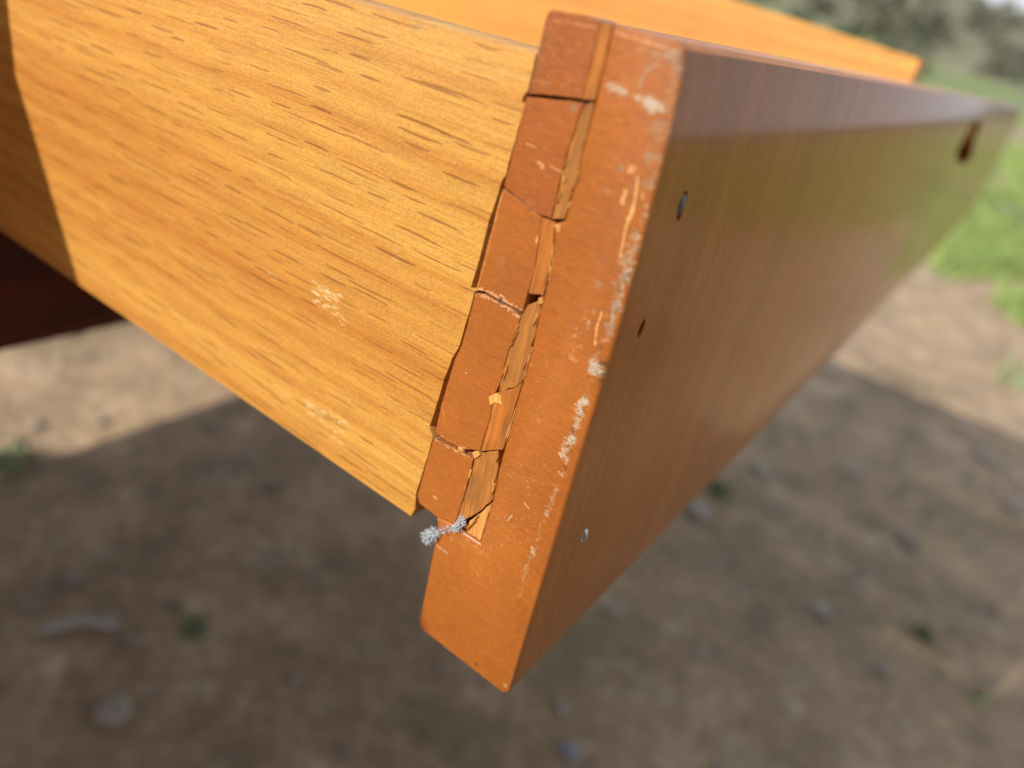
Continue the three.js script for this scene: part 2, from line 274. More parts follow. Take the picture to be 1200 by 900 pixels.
const gold = rawWood(1.0, 0.74, 0.42), smoothGold = rawWood(0.84, 0.57, 0.28), scraped = rawWood(0.86, 0.7, 0.5), cream = rawWood(1.45, 1.42, 1.5), corewood = rawWood(0.16, 0.1, 0.06);
const tableTex = new Tex(512, 512, 0, 1, 0, 1).fill((x, y, o) => { const a = fbm(x * 4, y * 120, 3), b = vn(x * 14, y * 420), k = 1 + 0.5 * (a - 0.5) + 0.2 * (b - 0.5); o[0] = 76 * k; o[1] = 20 * k; o[2] = 5 * k; o[3] = 0.5 + 0.3 * (b - 0.5); });
const darkWood = new THREE.MeshPhysicalMaterial({ name: 'dark_table_wood', map: tableTex.map(THREE.RepeatWrapping), bumpMap: tableTex.bump(THREE.RepeatWrapping), bumpScale: 0.0003, roughness: 0.75 });
const UV1 = { end: [0, 1, 0, 1], face: [0, 1, 0, 1], top: [0, 1, 0, 1] };
const UVOAK = { end: OAK, face: OAK, top: OAK };

// ------------------------------------------------------------------ the ground
const dirtTex = new Tex(1536, 1536, 0, 3.2, 0, 3.2);
dirtTex.fill((x, y, o) => {
  const a = fbm(x * 2.2, y * 2.2, 4) - 0.5, b = fbm(x * 14 + 5, y * 14, 4) - 0.5, c = fbm(x * 70, y * 70, 3) - 0.5, d = vn(x * 260, y * 260) - 0.5;
  const k = 1 + 0.22 * a + 0.34 * b + 0.30 * c + 0.14 * d, st = sstep(0.64, 0.74, fbm(x * 24 + 40, y * 24, 3)), mo = sstep(0.6, 0.72, fbm(x * 5 + 9, y * 5 + 2, 3)) * 0.5;
  o[0] = mix(mix(160, 174, st), 132, mo) * k; o[1] = mix(mix(136, 152, st), 114, mo) * k; o[2] = mix(mix(109, 126, st), 86, mo) * k; o[3] = 0.5 + 0.5 * b + 0.4 * c;
});
const dirt = new THREE.MeshStandardMaterial({ name: 'dry_earth', map: dirtTex.map(), bumpMap: dirtTex.bump(), bumpScale: 0.006, roughness: 1 });
const fieldTex = new Tex(1024, 1024, 0, 14, 0, 14);
fieldTex.fill((x, y, o) => {
  const a = sstep(0.42, 0.56, fbm(x * 0.8, y * 2.0 + 4, 3)), b = fbm(x * 3, y * 6, 3) - 0.5, c = fbm(x * 16, y * 16, 2) - 0.5, k = 1 + 0.45 * b + 0.3 * c, dk = sstep(0.55, 0.7, fbm(x * 1.1 + 30, y * 2.2, 3));
  o[0] = mix(mix(172, 116, a), 72, dk * 0.6) * k; o[1] = mix(mix(150, 140, a), 98, dk * 0.6) * k; o[2] = mix(mix(124, 64, a), 56, dk * 0.6) * k; o[3] = 0.5 + 0.5 * c;
});
const field = new THREE.MeshStandardMaterial({ name: 'meadow_soil', map: fieldTex.map(), bumpMap: fieldTex.bump(), bumpScale: 0.03, roughness: 1 });
{
  const g = new THREE.PlaneGeometry(760, 760); g.rotateX(-Math.PI / 2);
  const p = g.attributes.position, uv = g.attributes.uv; for (let i = 0; i < p.count; i++) uv.setXY(i, p.getX(i) / 14, p.getZ(i) / 14);
  struct('ground', g, field, 'patchy green meadow reaching to the foot of the hill');
  const rr = rng(3), pts = [];
  for (let k = 0; k <= 60; k++) { const Z = 6 - k * 0.2; pts.push(new THREE.Vector2(3.25 + 1.1 * (fbm(Z * 1.4 + 3, 1.5, 3) - 0.5) + 0.35 * Z + (Z < -1 ? (-1 - Z) * 0.5 : 0), Z)); }
  pts.push(new THREE.Vector2(-9, -7), new THREE.Vector2(-9, 7));
  const sh = new THREE.ShapeGeometry(new THREE.Shape(pts)); sh.rotateX(-Math.PI / 2); sh.translate(0, 0.004, 0);     // shape y = Z becomes world -z
  const q = sh.attributes.position, u2 = sh.attributes.uv; for (let i = 0; i < q.count; i++) u2.setXY(i, q.getX(i) / 3.2, q.getZ(i) / 3.2);
  struct('dirt_yard', sh, dirt, 'bare pale brown earth strewn with grit and small stones');
}

// the hill behind and its scrub
const ridge = (az) => { const k = [[-100, 0.6], [-60, 0.6], [-24, 0.5], [-12, 0.5], [-6, 0.5], [-2, 0.9], [1.5, 3.9], [4.5, 4.35], [7, 4.9], [12, 7.2], [22, 10.5], [45, 11], [100, 8], [140, 3]]; for (let i = 0; i + 1 < k.length; i++) if (az <= k[i + 1][0]) return mix(k[i][1], k[i + 1][1], sstep(k[i][0], k[i + 1][0], az)); return 1; };
const hillH = (az, r) => { const t = clamp((r - 26) / 114), n = fbm(az * 0.22 + 4, r * 0.05, 3) - 0.5; return Math.max(-0.3, -0.3 + (Math.tan(ridge(az) * Math.PI / 180) * 140 + 1) * t * t * (1.7 - 0.7 * t) * (1 + 0.10 * n * (1 - t)) + 1.4 * n * t * (1 - t)); };
{
  const NA = 160, NR = 40, pos = [], idx = [], uv = [], vc = [];
  for (let i = 0; i <= NA; i++) for (let j = 0; j <= NR; j++) { const az = -100 + 240 * i / NA, r = 26 + (j < NR - 6 ? 114 * j / (NR - 6) : 114 + 20 * (j - NR + 6)), a = az * Math.PI / 180; const y = r <= 140 ? hillH(az, r) : hillH(az, 140) * (1 - (r - 140) / 120); pos.push(Math.cos(a) * r, y, -Math.sin(a) * r); uv.push(Math.cos(a) * r / 40, Math.sin(a) * r / 40); const gr = sstep(66, 44, r + 22 * (fbm(az * 0.3, r * 0.06, 2) - 0.5)); vc.push(mix(1, 1.0, gr), mix(1, 1.6, gr), mix(1, 0.55, gr)); }
  for (let i = 0; i < NA; i++) for (let j = 0; j < NR; j++) { const a = i * (NR + 1) + j, b = a + NR + 1; idx.push(a, a + 1, b, b, a + 1, b + 1); }
  const g = new THREE.BufferGeometry(); g.setAttribute('position', new THREE.Float32BufferAttribute(pos, 3)); g.setAttribute('uv', new THREE.Float32BufferAttribute(uv, 2)); g.setAttribute('color', new THREE.Float32BufferAttribute(vc, 3)); g.setIndex(idx); g.computeVertexNormals();
  const t = new Tex(512, 512, 0, 40, 0, 40).fill((x, y, o) => { const a = fbm(x * 0.4, y * 0.4, 4), b = fbm(x * 2, y * 2, 3), k = 1 + 0.4 * (b - 0.5), s = sstep(0.4, 0.6, a); o[0] = mix(112, 128, s) * k; o[1] = mix(112, 122, s) * k; o[2] = mix(86, 100, s) * k; });
  struct('hill', g, new THREE.MeshStandardMaterial({ name: 'hillside', map: t.map(), vertexColors: true, roughness: 1, side: THREE.DoubleSide }), 'olive grey scrubby hillside under the sky');
}
function leafClump(n, r, size, seed) {                          // a loose ball of leaf-sized faces
  const rr = rng(seed), pos = [], v = new THREE.Vector3(), a = new THREE.Vector3(), b = new THREE.Vector3();
  for (let k = 0; k < n; k++) {
    v.set(rr() - 0.5, rr() - 0.35, rr() - 0.5).normalize().multiplyScalar(r * (0.45 + 0.55 * rr())); a.set(rr() - 0.5, rr() - 0.5, rr() - 0.5).normalize().multiplyScalar(size * (0.6 + 0.8 * rr())); b.set(rr() - 0.5, rr() - 0.5, rr() - 0.5).cross(a).normalize().multiplyScalar(size * 0.6);
    const P = [v.clone().sub(a), v.clone().add(b), v.clone().add(a), v.clone().sub(b)]; for (const i of [0, 1, 2, 0, 2, 3]) pos.push(P[i].x, P[i].y, P[i].z);
  }
  const g = new THREE.BufferGeometry(); g.setAttribute('position', new THREE.Float32BufferAttribute(pos, 3)); g.computeVertexNormals(); return g;
}
const leafMat = new THREE.MeshStandardMaterial({ name: 'leaves', color: 0xffffff, roughness: 0.9, side: THREE.DoubleSide });
{
  const rr = rng(77), N = 2600, im = new THREE.InstancedMesh(leafClump(70, 1, 0.26, 9), leafMat, N), m = new THREE.Matrix4(), q = new THREE.Quaternion(), c = new THREE.Color(); let k = 0;
  while (k < N) { const az = -60 + 150 * rr(), r = 46 + 96 * Math.pow(rr(), 0.8), a = az * Math.PI / 180; if (fbm(az * 0.5, r * 0.09, 2) < 0.36 + 0.16 * rr()) continue; const s = 0.5 + 1.5 * rr() * rr(); q.setFromAxisAngle(new THREE.Vector3(0, 1, 0), rr() * 6.28); m.compose(new THREE.Vector3(Math.cos(a) * r, hillH(az, r) + 0.3 * s, -Math.sin(a) * r), q, new THREE.Vector3(s, s * (0.7 + 0.4 * rr()), s)); im.setMatrixAt(k, m); const t = rr(); const lo = sstep(70, 34, r) * 0.7; c.setRGB(mix(0.11, 0.18, t) - 0.03 * lo, mix(0.12, 0.17, t) + 0.03 * lo, mix(0.085, 0.12, t) - 0.04 * lo); im.setColorAt(k, c); k++; }
  im.name = 'hillside_scrub'; im.castShadow = im.receiveShadow = true; im.userData = { kind: 'stuff', label: 'grey green scrub covering the far hillside', category: 'scrub' }; scene.add(im);
}
// grass beyond the yard
function blades(n, r, h, seed) { const rr = rng(seed), pos = []; for (let k = 0; k < n; k++) { const a = rr() * 6.28, d = r * Math.sqrt(rr()), x = Math.cos(a) * d, z = Math.sin(a) * d, hh = h * (0.5 + 0.6 * rr()), t = rr() * 6.28, w = 0.004 + 0.004 * rr(), lx = (rr() - 0.5) * hh, lz = (rr() - 0.5) * hh, cx = Math.cos(t) * w, cz = Math.sin(t) * w, mx = x + lx * 0.35, mz = z + lz * 0.35, my = hh * 0.6; pos.push(x - cx, 0, z - cz, x + cx, 0, z + cz, mx + cx * 0.8, my, mz + cz * 0.8, x - cx, 0, z - cz, mx + cx * 0.8, my, mz + cz * 0.8, mx - cx * 0.8, my, mz - cz * 0.8, mx - cx * 0.8, my, mz - cz * 0.8, mx + cx * 0.8, my, mz + cz * 0.8, x + lx, hh, z + lz); } const g = new THREE.BufferGeometry(); g.setAttribute('position', new THREE.Float32BufferAttribute(pos, 3)); g.computeVertexNormals(); return g; }
{
  const rr = rng(41), N = 16000, im = new THREE.InstancedMesh(blades(16, 0.07, 0.085, 2), leafMat, N), m = new THREE.Matrix4(), q = new THREE.Quaternion(), c = new THREE.Color(), up = new THREE.Vector3(0, 1, 0); let k = 0, guard = 0;
  while (k < N && guard++ < 400000) {
    const X = 2.7 + 17 * rr() * rr(), Z = -6 + 8.5 * rr(); const edge = 3.35 + 1.1 * (fbm(Z * 1.4 + 3, 1.5, 3) - 0.5) + 0.35 * Z + (Z < -1 ? (-1 - Z) * 0.5 : 0);
    if (X < edge - 0.25 || fbm(X * 0.9 + 2, Z * 2.2, 3) < 0.5 + 0.12 * rr()) continue;
    const s = 0.6 + 0.8 * rr(); q.setFromAxisAngle(up, rr() * 6.28); m.compose(new THREE.Vector3(X, 0.002, -Z), q, new THREE.Vector3(s, s, s)); im.setMatrixAt(k, m); const t = rr(); c.setRGB(mix(0.17, 0.34, t), mix(0.26, 0.42, t), mix(0.07, 0.13, t)); im.setColorAt(k++, c);
  }
  im.count = k; im.name = 'grass'; im.castShadow = im.receiveShadow = true; im.userData = { kind: 'stuff', label: 'bright green short grass growing in patches beyond the bare earth', category: 'grass' }; scene.add(im);
}

// ------------------------------------------------------------------ the table that carries the drawer
const TABLE_TOP = -0.0895;
{
  const t = thing('wooden_table', 'dark red brown wooden table edge under the oak drawer side', 'table', new THREE.Vector3(-0.1, 0, -0.68));
  part('tabletop', planar(box(-1.15, 1.0, -0.1328, TABLE_TOP, 0.205, 1.15, 0.003), UV1), darkWood, t);
  part('apron', planar(box(-1.12, 0.97, -0.19, -0.133, 0.30, 0.322, 0.002), UV1), darkWood, t);
  part('apron', planar(box(-1.12, 0.97, -0.19, -0.133, 1.10, 1.122, 0.002), UV1), darkWood, t);
  part('apron', planar(box(-1.12, -1.098, -0.19, -0.133, 0.3225, 1.099, 0.002), UV1), darkWood, t);
  part('apron', planar(box(0.948, 0.97, -0.19, -0.133, 0.3225, 1.099, 0.002), UV1), darkWood, t);
  for (const X of [-1.095, 0.9]) for (const Z of [0.325, 1.052]) {
    const g = new THREE.CylinderGeometry(0.033, 0.02, G - 0.1332, 4, 1); g.rotateY(Math.PI / 4); g.translate(X + 0.0235, (G - 0.1332) / 2, -(Z + 0.0235)); part('leg', planar(toCreasedNormals(g, 0.5), UV1), darkWood, t);
  }
}

// ------------------------------------------------------------------ the drawer
const drawer = thing('drawer', 'oak sided drawer with an orange brown varnished front and broken dovetail corner', 'drawer', new THREE.Vector3(L / 2, G + TABLE_TOP, -0.22));
const UVEND = { end: END, face: FACE, top: FACE };
{
  // the joint's line, from the top down: everything to its right is the front board itself
  const joint = PX([[718, 28], [697, 119], [681, 180], [676, 210], [667, 235], [661, 259], [650, 262], [647, 297], [637, 346], [632, 362], [622, 413], [613, 445], [602, 480], [594, 513], [583, 555], [577, 586], [569, 613], [562, 637], [545, 626], [533, 616], [511, 607]]);
  const inner = [];
  const i0 = E(511, 607); inner.push(new THREE.Vector2(0.0222, i0.y - 0.002));
  for (let k = 0; k <= 4; k++) { const a = k / 4 * Math.PI / 2; inner.push(new THREE.Vector2(0.0222 - 0.0016 + 0.0016 * Math.cos(a), -H + 0.0016 - 0.0016 * Math.sin(a))); }
  const outer = [];
  for (let k = 0; k <= 4; k++) { const a = k / 4 * Math.PI / 2; outer.push(new THREE.Vector2(0.0018 - 0.0018 * Math.sin(a) - 0.0007, -H + 0.0016 - 0.0016 * Math.cos(a))); }
  for (const [z, y] of [[0, -0.09], [0, -0.06], [0, -0.046], [0.00004, -0.038], [0.00013, -0.032], [0.00027, -0.027], [0.00044, -0.0225], [0.00064, -0.018], [0.00088, -0.0135], [0.00116, -0.009], [0.00146, -0.005], [0.0018, -0.0024], [0.0024, -0.0009], [0.0034, -0.0002]]) outer.push(new THREE.Vector2(z - 0.0007, y));
  const body = prism([...joint.slice().reverse().reverse(), ...inner, ...outer], 0, L, 0.0005, 3);
  // holes knocked into the face
  const evalr = new Evaluator(); evalr.useGroups = false; evalr.attributes = ['position', 'normal'];
  const strip = (g) => { const o = g.index ? g.toNonIndexed() : g; for (const n of Object.keys(o.attributes)) if (n !== 'position' && n !== 'normal') o.deleteAttribute(n); return o; };
  let brush = new Brush(strip(toCreasedNormals(body, 0.55))); brush.updateMatrixWorld();
  const holeAt = (x, y, w, h, tilt, depth) => { const p = onAxis(x, y, 2, 0), g = new THREE.CylinderGeometry(0.5, 0.35, depth, 12); g.rotateX(Math.PI / 2); g.scale(w, h, 1); g.rotateZ(tilt); g.translate(p[0], p[1] + G, -depth / 2 + 0.0015); const b = new Brush(strip(g)); b.updateMatrixWorld(); brush = evalr.evaluate(brush, b, SUBTRACTION); brush.updateMatrixWorld(); return p; };
  const p1 = holeAt(798, 241, 0.0026, 0.0046, 0.05, 0.009), p2 = holeAt(747, 383, 0.0018, 0.0032, -0.05, 0.010), p3 = holeAt(680, 626, 0.0019, 0.0034, 0, 0.008);
  {                                                            // the torn slot of the old pull
    const pts = [[1146, 141], [1150, 146], [1143, 162], [1139, 176], [1136, 186], [1128, 193], [1121, 190], [1120, 179], [1127, 165], [1134, 152]].map(([x, y]) => { const p = onAxis(x, y, 2, 0); return new THREE.Vector2(p[0], p[1]); });
    const g = new THREE.ExtrudeGeometry(new THREE.Shape(pts), { depth: 0.016, bevelEnabled: false }); g.translate(0, G, -0.0142); const b = new Brush(strip(g)); b.updateMatrixWorld(); brush = evalr.evaluate(brush, b, SUBTRACTION); brush.updateMatrixWorld();
  }
  const fg = bySlot(planar(brush.geometry, UVEND), [0, 1, 2]);
  const front = part('front_panel', fg, [stainedEnd, varnished, wornTop], drawer); front.userData.label = 'orange brown varnished drawer front with scuffed end grain';
  const back = [...joint.slice(0, 17).map((v) => v.clone().add(new THREE.Vector2(0.0006, 0))), new THREE.Vector2(0.0220, i0.y - 0.001), new THREE.Vector2(0.0222, -0.004), new THREE.Vector2(0.0216, -0.0012), new THREE.Vector2(0.0196, -0.0003)];
  mesh('front_inner_half', planar(toCreasedNormals(prism(back, 0.0062, L, 0.0003, 1), 0.5), UVEND), wornTop, front);
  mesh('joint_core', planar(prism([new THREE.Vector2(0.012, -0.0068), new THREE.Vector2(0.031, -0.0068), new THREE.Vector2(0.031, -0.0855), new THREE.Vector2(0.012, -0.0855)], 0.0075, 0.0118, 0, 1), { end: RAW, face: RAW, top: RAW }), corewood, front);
  // nails; the dark one set deepest is added to darken its hole
  const steel = new THREE.MeshStandardMaterial({ name: 'nail_steel', color: 0xc9ced6, metalness: 1, roughness: 0.32 }), darkNail = new THREE.MeshStandardMaterial({ name: 'dark_nail', color: 0x77726f, metalness: 0.9, roughness: 0.5 });
  for (const [p, m, d] of [[p3, steel, -0.0007], [p1, darkNail, 0.0002], [p2, darkNail, 0.0022]]) { const g = new THREE.SphereGeometry(1, 16, 10); g.scale(0.00095, 0.0017, 0.0007); g.translate(p[0] + 0.0001, p[1] + G, -d); mesh('nail', g, m, front); }
  { const p = onAxis(1136, 158, 2, 0), g = new THREE.CylinderGeometry(0.004, 0.004, 0.006, 16); g.rotateX(Math.PI / 2); g.translate(p[0], p[1] + G, -0.0026); mesh('lock_pin', g, new THREE.MeshStandardMaterial({ name: 'brass', color: 0xd9a441, metalness: 1, roughness: 0.35 }), front); }

  // oak sides
  const sideRight = PX([[628.5, 63], [619.5, 107], [614, 112], [612, 119], [616, 121], [604, 165], [593, 205], [589, 211], [582, 233], [573.5, 260], [566, 290], [558, 318], [552, 337], [557, 342], [549, 370], [538, 407], [530.5, 420], [521.5, 443], [512, 474], [504, 500], [508, 513], [499, 543], [488, 578], [487, 596]]);
  const yT = -0.0056, yB = -0.0889;
  const side = [...ragged(sideRight, 0.0018, 0.00016, 8, true), new THREE.Vector2(0.0286, yB), new THREE.Vector2(0.44, yB), new THREE.Vector2(0.44, yT)];
  const s1 = part('side_panel', planar(toCreasedNormals(prism(side, -0.0001, 0.0118, 0.0003, 2), 0.6), UVOAK), oak, drawer); s1.userData.label = 'sunlit golden oak drawer side with dark pores';
  part('side_panel', planar(toCreasedNormals(prism([new THREE.Vector2(0.0225, yT), new THREE.Vector2(0.0225, yB), new THREE.Vector2(0.44, yB), new THREE.Vector2(0.44, yT)], L - 0.013, L - 0.001, 0.0005, 1), 0.6), UVOAK), oak, drawer);
  part('back_panel', planar(box(0.0122, L - 0.0132, -0.083, -0.012, 0.425, 0.4385, 0.0008), UVOAK), oak, drawer);
  part('bottom_panel', planar(box(0.0121, L - 0.0131, -0.0835, -0.0785, 0.0223, 0.4245, 0.0003, 1), UVOAK), oak, drawer);

  // the interlocking stained pieces of the joint, each a loose-edged block
  const piece = (name, pts, owner, mat, x0, seed, amp = 0.00009, bev = 0.00005) => mesh(name, planar(toCreasedNormals(prism(ragged(PX(pts), 0.0011, amp, seed), x0, 0.0062 + x0 * 0.1, bev, 1), 0.7), Object.fromEntries(['end', 'face', 'top'].map((k) => [k, mat === stainedEnd || mat === redEnd ? END : RAW]))), mat, owner);
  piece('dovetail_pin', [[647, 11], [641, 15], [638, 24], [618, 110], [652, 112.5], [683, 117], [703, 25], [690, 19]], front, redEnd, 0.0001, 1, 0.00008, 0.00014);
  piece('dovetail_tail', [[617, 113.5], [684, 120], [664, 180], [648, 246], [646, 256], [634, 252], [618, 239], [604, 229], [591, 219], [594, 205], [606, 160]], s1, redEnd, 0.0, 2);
  piece('dovetail_pin', [[589, 221], [604, 231], [618, 241], [634, 255], [627, 313], [618, 343], [612, 366], [597, 358], [585, 351.5], [567, 342], [557, 340], [570, 290], [581, 248]], front, stainedEnd, 0.0001, 3, 0.0001, 0.00008);
  piece('dovetail_tail', [[557, 344], [567, 345], [584, 355], [597, 361], [610, 372], [595, 413], [585, 450], [577, 467], [574, 490], [562, 528], [542, 526], [522, 516], [510, 507], [516, 478], [533, 421], [541, 405]], s1, stainedEnd, 0.00005, 4);
  piece('dovetail_tail', [[508, 514], [522, 521], [542, 531], [555, 537], [544, 580], [533, 613], [510, 604], [492, 590], [489, 581]], s1, stainedEnd, 0.0, 5);
  // the ends of the tails: bared, scraped strips standing a little deeper
  piece('joint_strip', [[703.3, 25], [717.5, 28], [696.5, 118], [683.3, 117]], front, gold, 0.00014, 6);
  piece('joint_strip', [[684.3, 121], [696.6, 120], [680.7, 180], [675.7, 210], [666.7, 235], [660.7, 258], [646.5, 256.5], [648.3, 246], [664.3, 180]], s1, scraped, 0.00016, 7, 0.0002);
  piece('joint_strip', [[634.3, 255], [649.7, 261], [646.7, 297], [636.7, 346], [618.4, 344], [627.3, 313]], front, smoothGold, 0.00012, 8, 0.00008);
  piece('joint_strip', [[617, 358], [633, 352], [631.7, 364], [621.7, 413], [612.7, 445], [602, 454], [584, 459], [585.3, 450], [595.3, 413], [610.4, 372.5]], s1, scraped, 0.0002, 9, 0.00024);
  piece('joint_strip', [[583.5, 460], [602, 455], [612.4, 447], [601.6, 480], [593.6, 513], [588.5, 527], [562.5, 529], [574.4, 490], [577.5, 467]], s1, smoothGold, 0.00008, 10, 0.0001);
  piece('joint_strip', [[555.5, 537.5], [570, 530], [583, 529], [582.5, 548], [580, 565], [576.4, 585.5], [560, 601], [541, 612], [533.5, 612.5], [544.4, 580]], s1, scraped, 0.00024, 11, 0.00022);
  piece('bared_corner', [[576, 588], [568, 613], [562, 635], [546, 624], [549, 611], [562, 602]], front, cream, 0.0003, 12, 0.0002);
  // splinters
  const chip = (pts, x0, seed) => piece('splinter', pts, front, cream, x0, seed, 0.0003, 0.0001);
  chip([[650, 263], [658, 261], [657, 269], [652, 273]], -0.0001, 13); chip([[631, 349], [637, 347], [636, 356], [631, 356]], -0.0001, 14); chip([[572, 465], [580, 461], [588, 463], [588, 474], [580, 471], [574, 476]], -0.0001, 15);
  chip([[648, 285], [649.5, 285], [647, 312], [643, 330], [642, 329]], -0.0001, 16); chip([[647, 296], [648, 300], [646, 315], [644, 310]], -0.0001, 17); chip([[621, 414], [622.5, 416], [616, 440], [614, 443]], -0.0001, 18); chip([[605, 474], [606, 476], [596, 512], [594, 512]], -0.0001, 19); chip([[537, 524], [543, 525], [544, 530], [538, 529]], -0.0001, 20); chip([[553, 530], [560, 528], [563, 534], [557, 538]], -0.0001, 21);
  // torn fibres along the open joint
  const tr = rng(314), runs = [[[681, 182], [662, 256]], [[664, 182], [648, 250]], [[632, 364], [613, 444]], [[610, 374], [587, 448]], [[583, 532], [577, 584]], [[554, 540], [536, 608]], [[646, 300], [637, 344]], [[602, 480], [590, 526]], [[560, 604], [546, 622]]];
  for (const [[ax, ay], [bx, by]] of runs) for (let k = 0; k < 5; k++) {
    const t = tr() * 0.85, l = 5 + 12 * tr(), w = 0.5 + 1.1 * tr(), x = mix(ax, bx, t) + (tr() - 0.5) * 5, y = mix(ay, by, t), dx = (bx - ax) / Math.hypot(bx - ax, by - ay) * l + (tr() - 0.5) * 2.5, dy = (by - ay) / Math.hypot(bx - ax, by - ay) * l;
    piece('splinter', [[x, y], [x + w, y + dy * 0.15], [x + dx * 0.6 + w, y + dy * 0.6], [x + dx, y + dy], [x + dx * 0.5 - w * 0.4, y + dy * 0.5]], front, tr() < 0.45 ? cream : tr() < 0.5 ? scraped : gold, -0.00003 - 0.00007 * tr(), 400 + k, 0.00004, 0.00003);
  }
}

// a loose oak board standing on edge in the drawer
{
  const a = onAxis(1080, 70, 2, 0.024), top0 = a[1], slope = 0.0805, X0 = a[0], len = 0.37, t = 0.014;
  const o = thing('oak_board', 'loose oak board standing on edge inside the drawer behind its front', 'board', W3(X0, -0.0785, 0.2));
  const g = prism([new THREE.Vector2(0.024, top0), new THREE.Vector2(0.024, -0.0783), new THREE.Vector2(0.024 + len, -0.0783), new THREE.Vector2(0.024 + len, top0 + slope * len)], X0, X0 + t, 0.0006, 1);
  part('plank', planar(toCreasedNormals(g, 0.5), UVOAK), oak, o);
}

// lint caught under the corner
{
  const rr = rng(61), gs = [], at = (x, y, X) => { const e = E(x, y, X); return W3(X, e.y, e.x); };
  const c0 = at(503, 629, -0.0004), c1 = at(536, 617, -0.0004), c2 = at(541, 611, -0.0002);
  const fib = (p, r, n, rad) => { for (let k = 0; k < n; k++) { const pts = []; let d = new THREE.Vector3(rr() - 0.5, rr() - 0.5, rr() - 0.5).normalize(), q = p.clone().addScaledVector(d, r * 0.5 * rr()); for (let s = 0; s < 5; s++) { pts.push(q.clone()); d.add(new THREE.Vector3(rr() - 0.5, rr() - 0.5, rr() - 0.5).multiplyScalar(1.1)).normalize(); q.addScaledVector(d, r * 0.26); } gs.push(new THREE.TubeGeometry(new THREE.CatmullRomCurve3(pts), 8, rad * (0.5 + rr()), 4)); } };
  fib(c0, 0.0013, 150, 0.00005); fib(at(509, 626, -0.0004), 0.0012, 90, 0.00005); fib(c1, 0.0009, 70, 0.00005); fib(c2, 0.0009, 50, 0.00005);
  for (let k = 0; k < 9; k++) { const t = k / 8; fib(c0.clone().lerp(c1, t).add(new THREE.Vector3(0, (rr() - 0.5) * 0.0006, 0)), 0.0007, 12, 0.00005); }
  lone('lint_tuft', mergeGeometries(gs), new THREE.MeshStandardMaterial({ name: 'lint', color: 0xc4cdd6, roughness: 1 }), 'blue white tuft of lint stuck under the lowest dovetail', 'lint');
}

// ------------------------------------------------------------------ unseen things added on the table to shade drawer and ground
{
  const b = thing('added_box', 'added unseen pale wooden box on the table shading the oak drawer side', 'box', W3(-0.145, TABLE_TOP, 0.38));  // added out of view, shaped to cast the stepped shadow on the side
  part('body', planar(box(-0.26, -0.085, TABLE_TOP, 0.012, 0.205, 0.55, 0.003), UVOAK), oak, b); part('lid', planar(box(-0.26, -0.085, 0.0123, 0.032, 0.2052, 0.55, 0.003), UVOAK), oak, b);
  const k = thing('added_carton', 'added unseen small carton on the wooden box shading the oak drawer side', 'carton', W3(-0.1, 0.032, 0.27));  // added for the upright edge of that shadow
  const card = new THREE.MeshStandardMaterial({ name: 'cardboard', color: 0xc2a57c, roughness: 0.9 }); part('body', planar(box(-0.115, -0.086, 0.0321, 0.125, 0.206, 0.33, 0.001), UV1), card, k); part('tape', planar(box(-0.105, -0.095, 0.1251, 0.1254, 0.207, 0.329, 0.0001, 1), UV1), new THREE.MeshStandardMaterial({ name: 'tape', color: 0xb79a6c, roughness: 0.4 }), k);
  const tin = thing('added_carton', 'added unseen plain carton in the second drawer shading the ground', 'carton', W3(-0.33, -0.078, 0.23)); part('body', planar(box(-0.37, -0.3035, -0.078, 0.080, 0.0945, 0.36, 0.0005), UV1), card, tin); part('lid', planar(box(-0.37, -0.3035, 0.0803, 0.103, 0.126, 0.36, 0.001), UV1), card, tin);  // added stepped block, out of view, closing a sunlit strip of ground
  const tall = thing('added_carton', 'added unseen tall carton in the second drawer shading the ground', 'carton', W3(-0.34, -0.078, -0.05)); part('body', planar(box(-0.385, -0.3035, -0.078, 0.25, -0.18, 0.0925, 0.0005), UV1), card, tall);  // added behind the camera to keep sun off the ground
  const d2 = thing('drawer', 'added unseen second oak drawer overhanging the table to shade the ground', 'drawer', W3(-0.63, TABLE_TOP, 0.14));  // added out of view to shade the ground before the table
  part('front_panel', planar(box(-0.98, -0.27, -0.0894, 0.052, -0.22, -0.20, 0.002), UVEND), varnished, d2);
  part('side_panel', planar(box(-0.96, -0.948, -0.0894, 0.045, -0.1998, 0.48, 0.001), UVOAK), oak, d2); part('side_panel', planar(box(-0.302, -0.29, -0.0894, 0.045, -0.1998, 0.48, 0.001), UVOAK), oak, d2); part('back_panel', planar(box(-0.9478, -0.3022, -0.078, 0.04, 0.465, 0.478, 0.001), UVOAK), oak, d2); part('bottom_panel', planar(box(-0.9478, -0.3022, -0.083, -0.0782, -0.1998, 0.4648, 0.0005, 1), UVOAK), oak, d2);
}

